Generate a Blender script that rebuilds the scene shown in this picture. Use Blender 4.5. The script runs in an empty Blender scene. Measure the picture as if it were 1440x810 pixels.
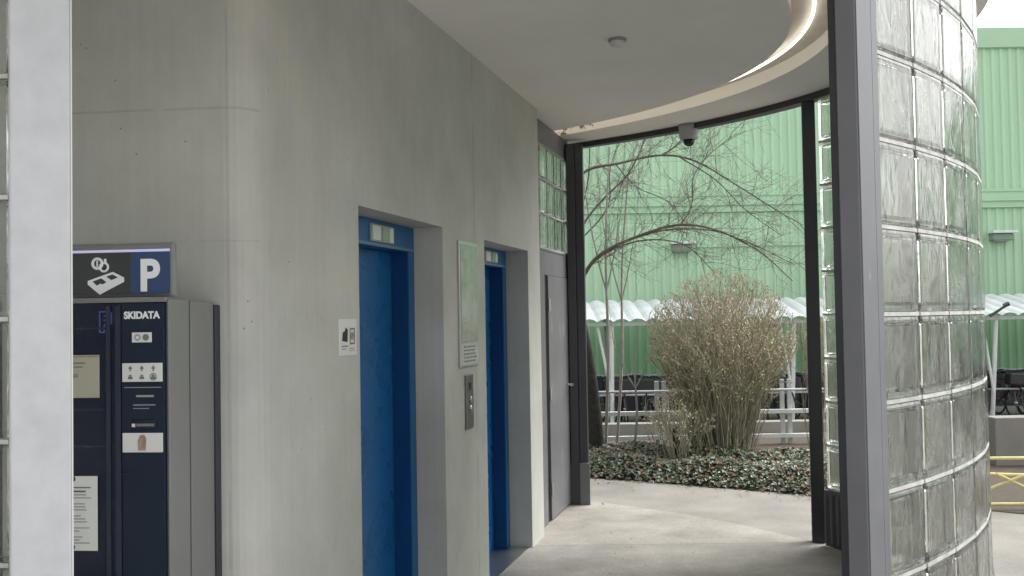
import bpy, bmesh, math, random
from mathutils import Vector, Matrix

random.seed(7)
R = math.radians
SC = bpy.context.scene
COL = SC.collection

# ------------------------------------------------------------------ camera
EYE = 1.6
cam_d = bpy.data.cameras.new('camera')
cam = bpy.data.objects.new('camera', cam_d)
COL.objects.link(cam)
cam_d.sensor_width = 36.0
cam_d.lens = 36.0 * 1450 / 1440
cam_d.clip_start, cam_d.clip_end = 0.05, 2000
PITCH, ROLL = 0.030, -0.0165
fw = Vector((0, math.cos(PITCH), math.sin(PITCH)))
r0 = Vector((1, 0, 0)); u0 = r0.cross(fw)
cr = r0 * math.cos(ROLL) + u0 * math.sin(ROLL)
cu = -r0 * math.sin(ROLL) + u0 * math.cos(ROLL)
m = Matrix((cr, cu, -fw)).transposed().to_4x4()
m.translation = (0, 0, EYE)
cam.matrix_world = m
SC.camera = cam

# ------------------------------------------------------------------ sky, sun, exposure
SUN_EL, SUN_AZ = R(52), R(62)           # thin overcast, brightest high up ahead and to the right
w = bpy.data.worlds.new('World'); SC.world = w; w.use_nodes = True
nt = w.node_tree; bg = nt.nodes['Background']
sky = nt.nodes.new('ShaderNodeTexSky'); sky.sky_type = 'NISHITA'; sky.sun_disc = False
sky.sun_elevation = SUN_EL; sky.sun_rotation = SUN_AZ
sky.dust_density = 4; sky.air_density = 1.5
hs = nt.nodes.new('ShaderNodeHueSaturation'); hs.inputs['Saturation'].default_value = 0.12
nt.links.new(sky.outputs[0], hs.inputs['Color']); nt.links.new(hs.outputs[0], bg.inputs[0])
bg.inputs[1].default_value = 0.15
sd = bpy.data.lights.new('sun', 'SUN'); sun = bpy.data.objects.new('sun', sd); COL.objects.link(sun)
sd.energy = 0.8; sd.angle = R(28); sd.color = (1, 0.98, 0.955)
sdir = Vector((math.sin(SUN_AZ) * math.cos(SUN_EL), math.cos(SUN_AZ) * math.cos(SUN_EL), math.sin(SUN_EL)))
sun.rotation_euler = sdir.to_track_quat('Z', 'Y').to_euler()
SC.view_settings.view_transform = 'Standard'
SC.view_settings.look = 'None'
SC.view_settings.exposure = 1.25
SC.view_settings.gamma = 1.0
SC.render.engine = 'CYCLES'
SC.cycles.use_denoising = True
SC.cycles.max_bounces = 14
SC.cycles.diffuse_bounces = 5
SC.cycles.transmission_bounces = 12
SC.cycles.transparent_max_bounces = 8
SC.cycles.sample_clamp_indirect = 4

# ------------------------------------------------------------------ helpers
class MB:
    """collects shapes; build() links them as ONE mesh object"""
    def __init__(s):
        s.bm = bmesh.new()
    def box(s, x0, x1, y0, y1, z0, z1, bev=0, seg=2, M=None):
        t = bmesh.new()
        bmesh.ops.create_cube(t, size=1)
        bmesh.ops.scale(t, vec=(x1 - x0, y1 - y0, z1 - z0), verts=t.verts)
        bmesh.ops.translate(t, vec=((x0 + x1) / 2, (y0 + y1) / 2, (z0 + z1) / 2), verts=t.verts)
        if bev:
            bmesh.ops.bevel(t, geom=t.edges[:], offset=bev, segments=seg, affect='EDGES', profile=0.5)
        s.merge(t, M); return s
    def merge(s, t, M=None):
        if M is not None: bmesh.ops.transform(t, matrix=M, verts=t.verts)
        mp = {}
        for v in t.verts: mp[v] = s.bm.verts.new(v.co)
        for f in t.faces:
            try: s.bm.faces.new([mp[v] for v in f.verts])
            except ValueError: pass
        t.free()
    def prism(s, pts, z0, z1, M=None):
        t = bmesh.new()
        a = [t.verts.new((p[0], p[1], z0)) for p in pts]; b = [t.verts.new((p[0], p[1], z1)) for p in pts]
        n = len(pts)
        t.faces.new(a[::-1]); t.faces.new(b)
        for i in range(n): t.faces.new((a[i], a[(i + 1) % n], b[(i + 1) % n], b[i]))
        bmesh.ops.recalc_face_normals(t, faces=t.faces)
        s.merge(t, M); return s
    def quad(s, *p):
        s.bm.faces.new([s.bm.verts.new(q) for q in p]); return s
    def tube(s, pts, rad, n=6, cap=True):
        pts = [Vector(p) for p in pts]
        if not hasattr(rad, '__len__'): rad = [rad] * len(pts)
        rings = []
        up = Vector((0.31, 0.17, 1)).normalized()
        for i, p in enumerate(pts):
            d = (pts[min(i + 1, len(pts) - 1)] - pts[max(i - 1, 0)])
            if d.length < 1e-9: d = Vector((0, 0, 1))
            d.normalize()
            x = d.cross(up)
            if x.length < 0.05: x = d.cross(Vector((1, 0, 0)))
            x.normalize(); y = d.cross(x)
            rings.append([s.bm.verts.new(p + (x * math.cos(2 * math.pi * k / n) + y * math.sin(2 * math.pi * k / n)) * rad[i]) for k in range(n)])
        for a, b in zip(rings, rings[1:]):
            for k in range(n): s.bm.faces.new((a[k], a[(k + 1) % n], b[(k + 1) % n], b[k]))
        if cap and n > 2:
            s.bm.faces.new(rings[0]); s.bm.faces.new(rings[-1][::-1])
        return s
    def torus(s, c, r, rt, axis, n=20, k=6):
        ax = Vector(axis).normalized(); x = ax.cross(Vector((0, 0, 1)) if abs(ax.z) < .9 else Vector((1, 0, 0))).normalized(); y = ax.cross(x)
        rings = []
        for i in range(n):
            a = 2 * math.pi * i / n; d = x * math.cos(a) + y * math.sin(a)
            rings.append([s.bm.verts.new(Vector(c) + d * (r + rt * math.cos(2 * math.pi * j / k)) + ax * rt * math.sin(2 * math.pi * j / k)) for j in range(k)])
        for i in range(n):
            a, b = rings[i], rings[(i + 1) % n]
            for j in range(k): s.bm.faces.new((a[j], a[(j + 1) % k], b[(j + 1) % k], b[j]))
        return s
    def lathe(s, c, prof, n=24):
        """prof: list of (radius, z) top to bottom, round a vertical axis"""
        rings = []
        for r, z in prof:
            rings.append([s.bm.verts.new((c[0] + r * math.cos(2 * math.pi * k / n), c[1] + r * math.sin(2 * math.pi * k / n), c[2] + z)) for k in range(n)])
        for a, b in zip(rings, rings[1:]):
            for k in range(n): s.bm.faces.new((a[k], a[(k + 1) % n], b[(k + 1) % n], b[k]))
        s.bm.faces.new(rings[0]); s.bm.faces.new(rings[-1]); return s
    def build(s, name, mat, parent=None, smooth=False, recalc=True):
        me = bpy.data.meshes.new(name)
        if recalc: bmesh.ops.recalc_face_normals(s.bm, faces=s.bm.faces)
        s.bm.to_mesh(me); s.bm.free()
        if smooth:
            for p in me.polygons: p.use_smooth = True
        o = bpy.data.objects.new(name, me); COL.objects.link(o)
        if mat: me.materials.append(mat)
        if parent: o.parent = parent
        return o

def tag(o, label=None, cat=None, group=None, kind=None):
    if label: o['label'] = label
    if cat: o['category'] = cat
    if group: o['group'] = group
    if kind: o['kind'] = kind
    return o

def thing(name, label, cat, loc=(0, 0, 0), rz=0, group=None):
    o = bpy.data.objects.new(name, None); COL.objects.link(o)
    o.location = loc; o.rotation_euler = (0, 0, rz); o.empty_display_size = 0.1
    return tag(o, label, cat, group)

def copy_tree(o, parent=None):
    c = o.copy(); COL.objects.link(c); c.parent = parent
    for ch in list(o.children): copy_tree(ch, c)
    return c

def text(name, s, size, mat, parent, loc, rot=(R(90), 0, 0), offset=0.0, extrude=0.0008, align='LEFT', sx=1.0, shear=0):
    cu_ = bpy.data.curves.new(name, 'FONT'); cu_.body = s; cu_.size = size; cu_.offset = offset
    cu_.extrude = extrude; cu_.align_x = align; cu_.shear = shear
    t = bpy.data.objects.new(name, cu_); COL.objects.link(t)
    bpy.context.view_layer.update()
    me = bpy.data.meshes.new_from_object(t.evaluated_get(bpy.context.evaluated_depsgraph_get()))
    bpy.data.objects.remove(t); bpy.data.curves.remove(cu_)
    o = bpy.data.objects.new(name, me); COL.objects.link(o)
    me.materials.clear(); me.materials.append(mat)
    o.parent = parent; o.location = loc; o.rotation_euler = rot; o.scale = (sx, 1, 1)
    return o

# ------------------------------------------------------------------ materials
def mat(name, col, rough=0.5, metal=0.0, var=0.0, vscale=6.0, bump=0.0, bscale=60.0, spec=0.5, stretch=(1, 1, 1), col2=None, emit=None, island=0.0):
    ma = bpy.data.materials.new(name); ma.use_nodes = True
    n = ma.node_tree.nodes; l = ma.node_tree.links; b = n['Principled BSDF']
    b.inputs['Base Color'].default_value = (*col, 1); b.inputs['Roughness'].default_value = rough
    b.inputs['Metallic'].default_value = metal; b.inputs['Specular IOR Level'].default_value = spec
    tc = n.new('ShaderNodeTexCoord'); mp = n.new('ShaderNodeMapping'); mp.inputs['Scale'].default_value = stretch
    l.new(tc.outputs['Object'], mp.inputs[0])
    last = None
    if var or col2:
        no = n.new('ShaderNodeTexNoise'); no.inputs['Scale'].default_value = vscale; no.inputs['Detail'].default_value = 6
        no.inputs['Roughness'].default_value = 0.62
        l.new(mp.outputs[0], no.inputs['Vector'])
        ra = n.new('ShaderNodeValToRGB'); ra.color_ramp.elements[0].position = 0.3; ra.color_ramp.elements[1].position = 0.7
        c2 = col2 or tuple(min(1, c * (1 + var)) for c in col)
        c1 = col if col2 else tuple(c * (1 - var) for c in col)
        ra.color_ramp.elements[0].color = (*c1, 1); ra.color_ramp.elements[1].color = (*c2, 1)
        l.new(no.outputs['Fac'], ra.inputs[0]); last = ra.outputs[0]
        l.new(last, b.inputs['Base Color'])
        # roughness follows the wear a little
        mr = n.new('ShaderNodeMapRange'); mr.inputs[3].default_value = max(0, rough - .08); mr.inputs[4].default_value = min(1, rough + .08)
        l.new(no.outputs['Fac'], mr.inputs[0]); l.new(mr.outputs[0], b.inputs['Roughness'])
    if island:
        ge = n.new('ShaderNodeNewGeometry'); hv = n.new('ShaderNodeHueSaturation')
        m1 = n.new('ShaderNodeMapRange'); m1.inputs[3].default_value = 1 - island; m1.inputs[4].default_value = 1 + island
        l.new(ge.outputs['Random Per Island'], m1.inputs[0]); l.new(m1.outputs[0], hv.inputs['Value'])
        m2 = n.new('ShaderNodeMapRange'); m2.inputs[3].default_value = .47; m2.inputs[4].default_value = .53
        l.new(ge.outputs['Random Per Island'], m2.inputs[0]); l.new(m2.outputs[0], hv.inputs['Hue'])
        if last: l.new(last, hv.inputs['Color'])
        else: hv.inputs['Color'].default_value = (*col, 1)
        l.new(hv.outputs[0], b.inputs['Base Color'])
    if bump:
        nb = n.new('ShaderNodeTexNoise'); nb.inputs['Scale'].default_value = bscale; nb.inputs['Detail'].default_value = 4
        l.new(mp.outputs[0], nb.inputs['Vector'])
        bp = n.new('ShaderNodeBump'); bp.inputs['Strength'].default_value = bump; bp.inputs['Distance'].default_value = 0.01
        l.new(nb.outputs['Fac'], bp.inputs['Height']); l.new(bp.outputs[0], b.inputs['Normal'])
    if emit:
        b.inputs['Emission Color'].default_value = (*emit[0], 1); b.inputs['Emission Strength'].default_value = emit[1]
    return ma

def concrete_mat(name, col, board=True):
    """cast concrete: cloudy tone, faint vertical board streaks, small pores, water stains"""
    ma = bpy.data.materials.new(name); ma.use_nodes = True
    n = ma.node_tree.nodes; l = ma.node_tree.links; b = n['Principled BSDF']
    b.inputs['Roughness'].default_value = 0.82; b.inputs['Specular IOR Level'].default_value = 0.25
    tc = n.new('ShaderNodeTexCoord')
    def noise(scale, sc=(1, 1, 1), det=5, rough=.6):
        mp = n.new('ShaderNodeMapping'); mp.inputs['Scale'].default_value = sc
        no = n.new('ShaderNodeTexNoise'); no.inputs['Scale'].default_value = scale; no.inputs['Detail'].default_value = det; no.inputs['Roughness'].default_value = rough
        l.new(tc.outputs['Object'], mp.inputs[0]); l.new(mp.outputs[0], no.inputs['Vector']); return no.outputs['Fac']
    def rng(fac, a, bb, lo=.3, hi=.7):
        r = n.new('ShaderNodeMapRange'); r.inputs[1].default_value = lo; r.inputs[2].default_value = hi
        r.inputs[3].default_value = a; r.inputs[4].default_value = bb; l.new(fac, r.inputs[0]); return r.outputs[0]
    def mul(a, c):
        x = n.new('ShaderNodeMath'); x.operation = 'MULTIPLY'; l.new(a, x.inputs[0]); l.new(c, x.inputs[1]); return x.outputs[0]
    v = mul(rng(noise(1.3, det=7), .86, 1.1), rng(noise(9, (1, 1, .2) if board else (1, 1, 1), 7, .75), .972, 1.02))
    v = mul(v, rng(noise(48, (1, 1, .015) if board else (1, 1, 1), 2), .965, 1.02))
    v = mul(v, rng(noise(3.4, (1, 1, .7), 8, .7), .92, 1.04))
    vo = n.new('ShaderNodeTexVoronoi'); vo.inputs['Scale'].default_value = 15
    l.new(tc.outputs['Object'], vo.inputs['Vector'])
    pore = rng(vo.outputs['Distance'], .5, 1, .03, .075)
    big = rng(noise(2.4, det=2), 1, 0, .5, .58)      # pores only in some patches
    mx = n.new('ShaderNodeMath'); mx.operation = 'MAXIMUM'; l.new(pore, mx.inputs[0]); l.new(big, mx.inputs[1])
    v = mul(v, mx.outputs[0])
    if board:      # formwork joints: broken, darker hairlines between the shutter boards
        sep = n.new('ShaderNodeSeparateXYZ'); l.new(tc.outputs['Object'], sep.inputs[0])
        def line(sock, at_, wd, strength, lo=None, hi=None, sel=None):
            nonlocal v
            d = n.new('ShaderNodeMath'); d.operation = 'SUBTRACT'; d.inputs[1].default_value = at_; l.new(sock, d.inputs[0])
            wob = n.new('ShaderNodeMath'); wob.operation = 'MULTIPLY_ADD'; wob.inputs[1].default_value = .007; l.new(noise(7), wob.inputs[0]); l.new(d.outputs[0], wob.inputs[2])
            d2 = n.new('ShaderNodeMath'); d2.operation = 'SUBTRACT'; d2.inputs[1].default_value = .0035; l.new(wob.outputs[0], d2.inputs[0])
            ab = n.new('ShaderNodeMath'); ab.operation = 'ABSOLUTE'; l.new(d2.outputs[0], ab.inputs[0])
            f = rng(ab.outputs[0], strength, 1, wd * .4, wd * 1.6)
            br_ = rng(noise(4), 0, 1, .42, .55)
            mxx = n.new('ShaderNodeMath'); mxx.operation = 'MAXIMUM'; l.new(f, mxx.inputs[0]); l.new(br_, mxx.inputs[1])
            res = mxx.outputs[0]
            if sel is not None:
                st = n.new('ShaderNodeMath'); st.operation = 'GREATER_THAN'; st.inputs[1].default_value = lo; l.new(sel, st.inputs[0])
                m2 = n.new('ShaderNodeMath'); m2.operation = 'MAXIMUM'; l.new(res, m2.inputs[0]); l.new(st.outputs[0], m2.inputs[1]); res = m2.outputs[0]
            v = mul(v, res)
        line(sep.outputs[2], 2.33, .004, .84, lo=-.86, sel=sep.outputs[0])
        line(sep.outputs[2], 1.88, .003, .9, lo=-.86, sel=sep.outputs[0])
        line(sep.outputs[0], -.955, .003, .88)
        line(sep.outputs[0], -1.62, .005, .8)
        line(sep.outputs[0], -.215, .004, .85)
    hv = n.new('ShaderNodeMix'); hv.data_type = 'RGBA'; hv.blend_type = 'MULTIPLY'; hv.inputs[0].default_value = 1
    tint = n.new('ShaderNodeValToRGB'); tint.color_ramp.elements[0].position = .35; tint.color_ramp.elements[1].position = .65
    tint.color_ramp.elements[0].color = (col[0], col[1], col[2], 1)
    tint.color_ramp.elements[1].color = (col[0] * 1.02, col[1] * 1.0, col[2] * .96, 1)
    l.new(noise(.9), tint.inputs[0]); l.new(tint.outputs[0], hv.inputs[6]); l.new(v, hv.inputs[7])
    l.new(hv.outputs[2], b.inputs['Base Color'])
    bp = n.new('ShaderNodeBump'); bp.inputs['Strength'].default_value = .25; bp.inputs['Distance'].default_value = .004
    l.new(v, bp.inputs['Height']); l.new(bp.outputs[0], b.inputs['Normal'])
    return ma

def glass_mat(name, tint, rough=.05, bump=.6, ior=1.42):
    ma = bpy.data.materials.new(name); ma.use_nodes = True
    n = ma.node_tree.nodes; l = ma.node_tree.links; b = n['Principled BSDF']
    b.inputs['Transmission Weight'].default_value = 1; b.inputs['IOR'].default_value = ior
    b.inputs['Roughness'].default_value = rough; b.inputs['Base Color'].default_value = (*tint, 1)
    tc = n.new('ShaderNodeTexCoord'); mp = n.new('ShaderNodeMapping'); mp.inputs['Scale'].default_value = (1, 1, .5)
    ge = n.new('ShaderNodeNewGeometry')
    ad = n.new('ShaderNodeVectorMath'); ad.operation = 'ADD'
    ml = n.new('ShaderNodeMath'); ml.operation = 'MULTIPLY'; ml.inputs[1].default_value = 40
    l.new(ge.outputs['Random Per Island'], ml.inputs[0]); l.new(tc.outputs['Object'], mp.inputs[0])
    l.new(mp.outputs[0], ad.inputs[0]); l.new(ml.outputs[0], ad.inputs[1])
    no = n.new('ShaderNodeTexNoise'); no.inputs['Scale'].default_value = 13; no.inputs['Detail'].default_value = 2; no.inputs['Distortion'].default_value = .8
    l.new(ad.outputs[0], no.inputs['Vector'])
    bp = n.new('ShaderNodeBump'); bp.inputs['Strength'].default_value = bump; bp.inputs['Distance'].default_value = .02
    l.new(no.outputs['Fac'], bp.inputs['Height']); l.new(bp.outputs[0], b.inputs['Normal'])
    # dust on the glass makes some of it rougher
    mr = n.new('ShaderNodeMapRange'); mr.inputs[1].default_value = .4; mr.inputs[2].default_value = .75
    mr.inputs[3].default_value = rough; mr.inputs[4].default_value = rough + .22
    n2 = n.new('ShaderNodeTexNoise'); n2.inputs['Scale'].default_value = 5; n2.inputs['Detail'].default_value = 5
    l.new(tc.outputs['Object'], n2.inputs['Vector']); l.new(n2.outputs['Fac'], mr.inputs[0]); l.new(mr.outputs[0], b.inputs['Roughness'])
    return ma

def slab_mat(name, col, brick=(1.5, .9), mort=.008, var=.13):
    """concrete paving: slabs with thin joints, stains"""
    ma = mat(name, col, .85, var=var, vscale=1.3, bump=.12, bscale=90, spec=.3)
    n = ma.node_tree.nodes; l = ma.node_tree.links; b = n['Principled BSDF']
    src = b.inputs['Base Color'].links[0].from_socket
    tc = n.new('ShaderNodeTexCoord')
    mp = n.new('ShaderNodeMapping'); mp.inputs['Rotation'].default_value = (0, 0, R(1.0)); mp.inputs['Location'].default_value = (.4, -.55, 0)
    br = n.new('ShaderNodeTexBrick'); br.inputs['Scale'].default_value = 1
    br.inputs['Brick Width'].default_value = brick[0]; br.inputs['Row Height'].default_value = brick[1]
    br.inputs['Mortar Size'].default_value = mort; br.inputs['Mortar Smooth'].default_value = .3
    br.inputs['Color1'].default_value = (1, .98, .95, 1); br.inputs['Color2'].default_value = (.9, .9, .9, 1); br.inputs['Mortar'].default_value = (.55, .53, .5, 1)
    l.new(tc.outputs['Object'], mp.inputs[0]); l.new(mp.outputs[0], br.inputs['Vector'])
    mx = n.new('ShaderNodeMix'); mx.data_type = 'RGBA'; mx.blend_type = 'MULTIPLY'; mx.inputs[0].default_value = 1
    l.new(src, mx.inputs[6]); l.new(br.outputs['Color'], mx.inputs[7])
    # fine speckle
    no = n.new('ShaderNodeTexNoise'); no.inputs['Scale'].default_value = 45; no.inputs['Detail'].default_value = 6
    l.new(tc.outputs['Object'], no.inputs['Vector'])
    mr = n.new('ShaderNodeMapRange'); mr.inputs[1].default_value = .3; mr.inputs[2].default_value = .7; mr.inputs[3].default_value = .86; mr.inputs[4].default_value = 1.08
    l.new(no.outputs['Fac'], mr.inputs[0])
    m3 = n.new('ShaderNodeMix'); m3.data_type = 'RGBA'; m3.blend_type = 'MULTIPLY'; m3.inputs[0].default_value = 1
    l.new(mx.outputs[2], m3.inputs[6]); l.new(mr.outputs[0], m3.inputs[7])
    l.new(m3.outputs[2], b.inputs['Base Color'])
    return ma

M = {}
M['concrete'] = concrete_mat('cast_concrete', (.50, .508, .485))
M['concrete_low'] = concrete_mat('low_wall_concrete', (.25, .245, .22), False)
M['ceiling'] = mat('ceiling_paint', (.80, .785, .75), .8, var=.04, vscale=1.5, bump=.05, bscale=40, spec=.2)
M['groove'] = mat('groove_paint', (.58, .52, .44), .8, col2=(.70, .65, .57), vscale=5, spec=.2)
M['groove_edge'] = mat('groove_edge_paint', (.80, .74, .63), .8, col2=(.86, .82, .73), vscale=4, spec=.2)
M['fascia'] = mat('roof_fascia', (.05, .05, .055), .5, var=.2)
def peel(ma):
    n = ma.node_tree.nodes; l = ma.node_tree.links
    ra = next(x for x in n if x.type == 'VALTORGB'); no = next(x for x in n if x.type == 'TEX_NOISE'); tc = next(x for x in n if x.type == 'TEX_COORD')
    no.inputs['Scale'].default_value = 11
    ra.color_ramp.elements[0].position = .42; ra.color_ramp.elements[0].color = (.22, .15, .09, 1); ra.color_ramp.elements[1].position = .46
    sp = n.new('ShaderNodeSeparateXYZ'); l.new(tc.outputs['Object'], sp.inputs[0])
    mr = n.new('ShaderNodeMapRange'); mr.inputs[1].default_value = .75; mr.inputs[2].default_value = 1.25; mr.inputs[3].default_value = 0; mr.inputs[4].default_value = .35
    l.new(sp.outputs[0], mr.inputs[0])
    ad = n.new('ShaderNodeMath'); ad.operation = 'ADD'; l.new(no.outputs['Fac'], ad.inputs[0]); l.new(mr.outputs[0], ad.inputs[1]); l.new(ad.outputs[0], ra.inputs[0])
peel(M['groove_edge'])
M['steel_dark'] = mat('anthracite_steel', (.035, .037, .042), .38, var=.15, vscale=3, bump=.03)
M['steel_mid'] = mat('grey_steel', (.14, .143, .155), .42, var=.10, vscale=3, bump=.03)
M['steel_flange'] = mat('grey_steel_flange', (.135, .14, .155), .42, var=.12, vscale=3)
def scuff(ma, col, scale, lo, hi, stretch=(1, 1, .3)):
    """sparse wear marks in another colour, wherever a stretched noise peaks"""
    n = ma.node_tree.nodes; l = ma.node_tree.links; b = n['Principled BSDF']; src = b.inputs['Base Color'].links[0].from_socket
    tc = n.new('ShaderNodeTexCoord'); mp = n.new('ShaderNodeMapping'); mp.inputs['Scale'].default_value = stretch
    no = n.new('ShaderNodeTexNoise'); no.inputs['Scale'].default_value = scale; no.inputs['Detail'].default_value = 5
    l.new(tc.outputs['Object'], mp.inputs[0]); l.new(mp.outputs[0], no.inputs['Vector'])
    mr = n.new('ShaderNodeMapRange'); mr.inputs[1].default_value = lo; mr.inputs[2].default_value = hi; l.new(no.outputs['Fac'], mr.inputs[0])
    mx = n.new('ShaderNodeMix'); mx.data_type = 'RGBA'; l.new(mr.outputs[0], mx.inputs[0]); l.new(src, mx.inputs[6]); mx.inputs[7].default_value = (*col, 1)
    l.new(mx.outputs[2], b.inputs['Base Color'])
M['steel_light'] = mat('light_grey_steel', (.45, .46, .475), .45, var=.10, vscale=9, bump=.03)
M['door_grey'] = mat('door_grey_paint', (.145, .145, .152), .42, var=.12, vscale=2.5, bump=.03)
M['blue'] = mat('lift_blue', (.009, .115, .33), .28, var=.10, vscale=3, bump=.03, bscale=8, spec=.4)
M['blue_frame'] = mat('lift_frame_blue', (.015, .115, .29), .4, var=.08, spec=.3, vscale=2)
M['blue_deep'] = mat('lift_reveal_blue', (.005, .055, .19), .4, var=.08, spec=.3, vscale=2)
M['glass'] = glass_mat('glass_block', (.83, .86, .81), rough=.12, bump=.26)
M['mortar'] = mat('mortar', (.46, .46, .44), .8, var=.3, vscale=12)
M['chrome'] = mat('brushed_metal', (.55, .55, .55), .32, 1.0, var=.08)
M['white_plate'] = mat('white_plate', (.72, .72, .70), .45, var=.03)
M['white_ink'] = mat('white_ink', (.85, .86, .88), .5)
M['black_ink'] = mat('black_ink', (.02, .02, .022), .5)
M['grey_ink'] = mat('grey_ink', (.18, .18, .18), .5)
M['red_ink'] = mat('brown_red_ink', (.22, .13, .10), .5, col2=(.48, .36, .30), vscale=60)
M['navy'] = mat('navy_panel', (.008, .017, .036), .35, var=.1, spec=.25)
M['navy_deep'] = mat('deep_navy_glass', (.003, .008, .026), .2, spec=.3)
M['navy_rib'] = mat('navy_rib', (.008, .016, .040), .25)
M['housing'] = mat('grey_housing', (.19, .195, .19), .42, var=.06, vscale=3)
M['housing2'] = mat('grey_housing_seam', (.09, .09, .09), .5)
M['machine_back'] = mat('machine_back_dark', (.025, .03, .036), .45)
M['sign_dark'] = mat('sign_charcoal', (.034, .036, .04), .3)
M['sign_blue'] = mat('sign_blue', (.02, .055, .15), .3)
M['sign_led'] = mat('sign_light', (.45, .45, .62), .4, emit=((.62, .6, .95), .16))
M['blue_ink'] = mat('blue_print', (.06, .08, .32), .35)
M['screen'] = mat('cream_screen', (.32, .31, .24), .3, var=.06, emit=((.5, .48, .36), .05))
M['paper'] = mat('paper', (.74, .75, .72), .8, var=.02)
M['led'] = mat('led_strip', (1, 1, 1), .5, emit=((1, .97, .90), 1.5))
M['lens'] = mat('camera_dome_glass', (.01, .01, .012), .1)
M['white_plastic'] = mat('white_plastic', (.62, .62, .60), .4)
M['grey_plastic'] = mat('grey_plastic', (.34, .34, .34), .45)
scuff(M['steel_light'], (.30, .31, .33), 14, .66, .74)
scuff(M['steel_mid'], (.24, .25, .26), 18, .67, .74); scuff(M['steel_flange'], (.24, .25, .26), 18, .67, .74)
scuff(M['housing'], (.27, .27, .265), 12, .66, .75)
scuff(M['door_grey'], (.24, .24, .245), 9, .60, .74, (1, 1, .4))
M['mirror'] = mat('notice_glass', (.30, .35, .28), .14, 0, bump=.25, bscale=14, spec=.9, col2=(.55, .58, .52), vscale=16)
M['label_foil'] = mat('label_foil', (.55, .55, .55), .4, .3, col2=(.72, .72, .72), vscale=40)
M['bounce_paving'] = slab_mat('bounce_paving_concrete', (.44, .43, .41), (2, 2), .006)
M['ground'] = slab_mat('pavement', (.245, .235, .215), (40, 40), .0, .26)
M['floor'] = slab_mat('floor_slabs', (.315, .298, .268), (7.5, 1.35), .005, .34)
M['channel'] = mat('threshold_strip', (.28, .275, .265), .85, var=.2, vscale=8)
M['soil'] = mat('soil', (.07, .055, .04), 1, var=.3, vscale=14, bump=.8, bscale=25)
M['green'] = mat('green_cladding', (.43, .645, .44), .5, var=.09, vscale=.35, stretch=(1.6, 1, .35), bump=.0)
M['green_trim'] = mat('green_trim', (.40, .61, .41), .5, var=.05, vscale=.6)
M['green_shaded'] = mat('green_shaded_cladding', (.25, .47, .27), .5, var=.06, vscale=.5)  # darker green imitates the shade below the shelter roof
M['plinth'] = mat('dark_plinth', (.03, .032, .04), .8, var=.2)
M['poly'] = mat('white_roof_sheet', (.50, .53, .54), .5, var=.15, vscale=2)
M['galv'] = mat('galvanised_steel', (.48, .50, .50), .45, .4, var=.12, vscale=10)
M['galv_pale'] = mat('pale_steel', (.66, .68, .67), .45, .1, var=.08, vscale=10)
M['tyre'] = mat('rubber', (.015, .015, .016), .7)
M['bike_black'] = mat('bicycle_black', (.02, .02, .025), .35)
M['bike_red'] = mat('bicycle_maroon', (.10, .02, .02), .35)
M['bike_grey'] = mat('bicycle_grey', (.25, .26, .27), .35)
M['bark'] = mat('dark_bark', (.018, .017, .015), .95, col2=(.05, .047, .04), vscale=20, bump=.7, bscale=40)
M['branch'] = mat('branch_bark', (.05, .045, .038), .95, col2=(.14, .125, .105), vscale=8)
M['branch_fine'] = mat('fine_branch_bark', (.12, .11, .095), .95, col2=(.24, .22, .19), vscale=6)
M['pale_bark'] = mat('pale_stem_bark', (.24, .23, .20), .95, col2=(.38, .37, .33), vscale=9)
M['twig'] = mat('bush_twigs', (.25, .24, .17), .9, col2=(.42, .395, .285), vscale=7, island=.4)
M['bud'] = mat('bush_buds', (.44, .40, .25), .8, island=.4, col2=(.62, .50, .38), vscale=5)
M['bud_red'] = mat('reddish_buds', (.28, .14, .09), .8, island=.5)
M['ivy'] = mat('ivy_leaves', (.035, .06, .025), .42, col2=(.09, .11, .06), vscale=3, island=.65)
M['ivy_dry'] = mat('dry_leaves', (.16, .10, .06), .8, island=.5)
M['yellow'] = mat('yellow_paint', (.62, .54, .22), .5, var=.2, vscale=12)

# ------------------------------------------------------------------ plan: oval pavilion
EC, EPHI, EQ = (-6.8177, 6.3116), 1.52355, 1.8
def oval(s, a):
    a = R(a); u = s * math.cos(a); v = EQ * s * math.sin(a)
    return Vector((EC[0] + u * math.cos(EPHI) - v * math.sin(EPHI), EC[1] + u * math.sin(EPHI) + v * math.cos(EPHI)))
CEIL = 3.15
A = Vector((.215, 7.63)); DW = Vector((-.2521, -.9677)); NO = Vector((.9677, -.2521))   # lift wall: corner, run towards the viewer, outward
def wp(t, d=0.0): return A + DW * t - NO * d      # d = depth into the wall
WROT = math.atan2(.9677, .2521)                     # local X away from the viewer, local -Y out of the wall
def wall_thing(name, label, cat, t, z, group=None):
    p = wp(t); return thing(name, label, cat, (p.x, p.y, z), WROT, group)

# ------------------------------------------------------------------ ground
g = MB()
for (y0, z0, y1, z1) in ((-300, 0, 14.2, 0), (14.2, 0, 14.2, -.6), (14.2, -.6, 900, -.6)):
    g.quad((-700, y0, z0), (700, y0, z0), (700, y1, z1), (-700, y1, z1))
bmesh.ops.remove_doubles(g.bm, verts=g.bm.verts, dist=1e-4)
tag(g.build('ground', M['ground']), kind='structure')
g = MB(); g.quad((-9, -12, .003), (9, -12, .003), (9, 1.6, .003), (-9, 1.6, .003))  # pale sheet added out of view, bounces light onto lower wall and ceiling
tag(g.build('pavement', M['bounce_paving']), kind='structure')
g = MB()
pts = [oval(5.10, a) for a in range(-178, -1, 2)]
g.bm.faces.new([g.bm.verts.new((p.x, p.y, .004)) for p in pts])
tag(g.build('floor', M['floor']), kind='structure')
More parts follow.
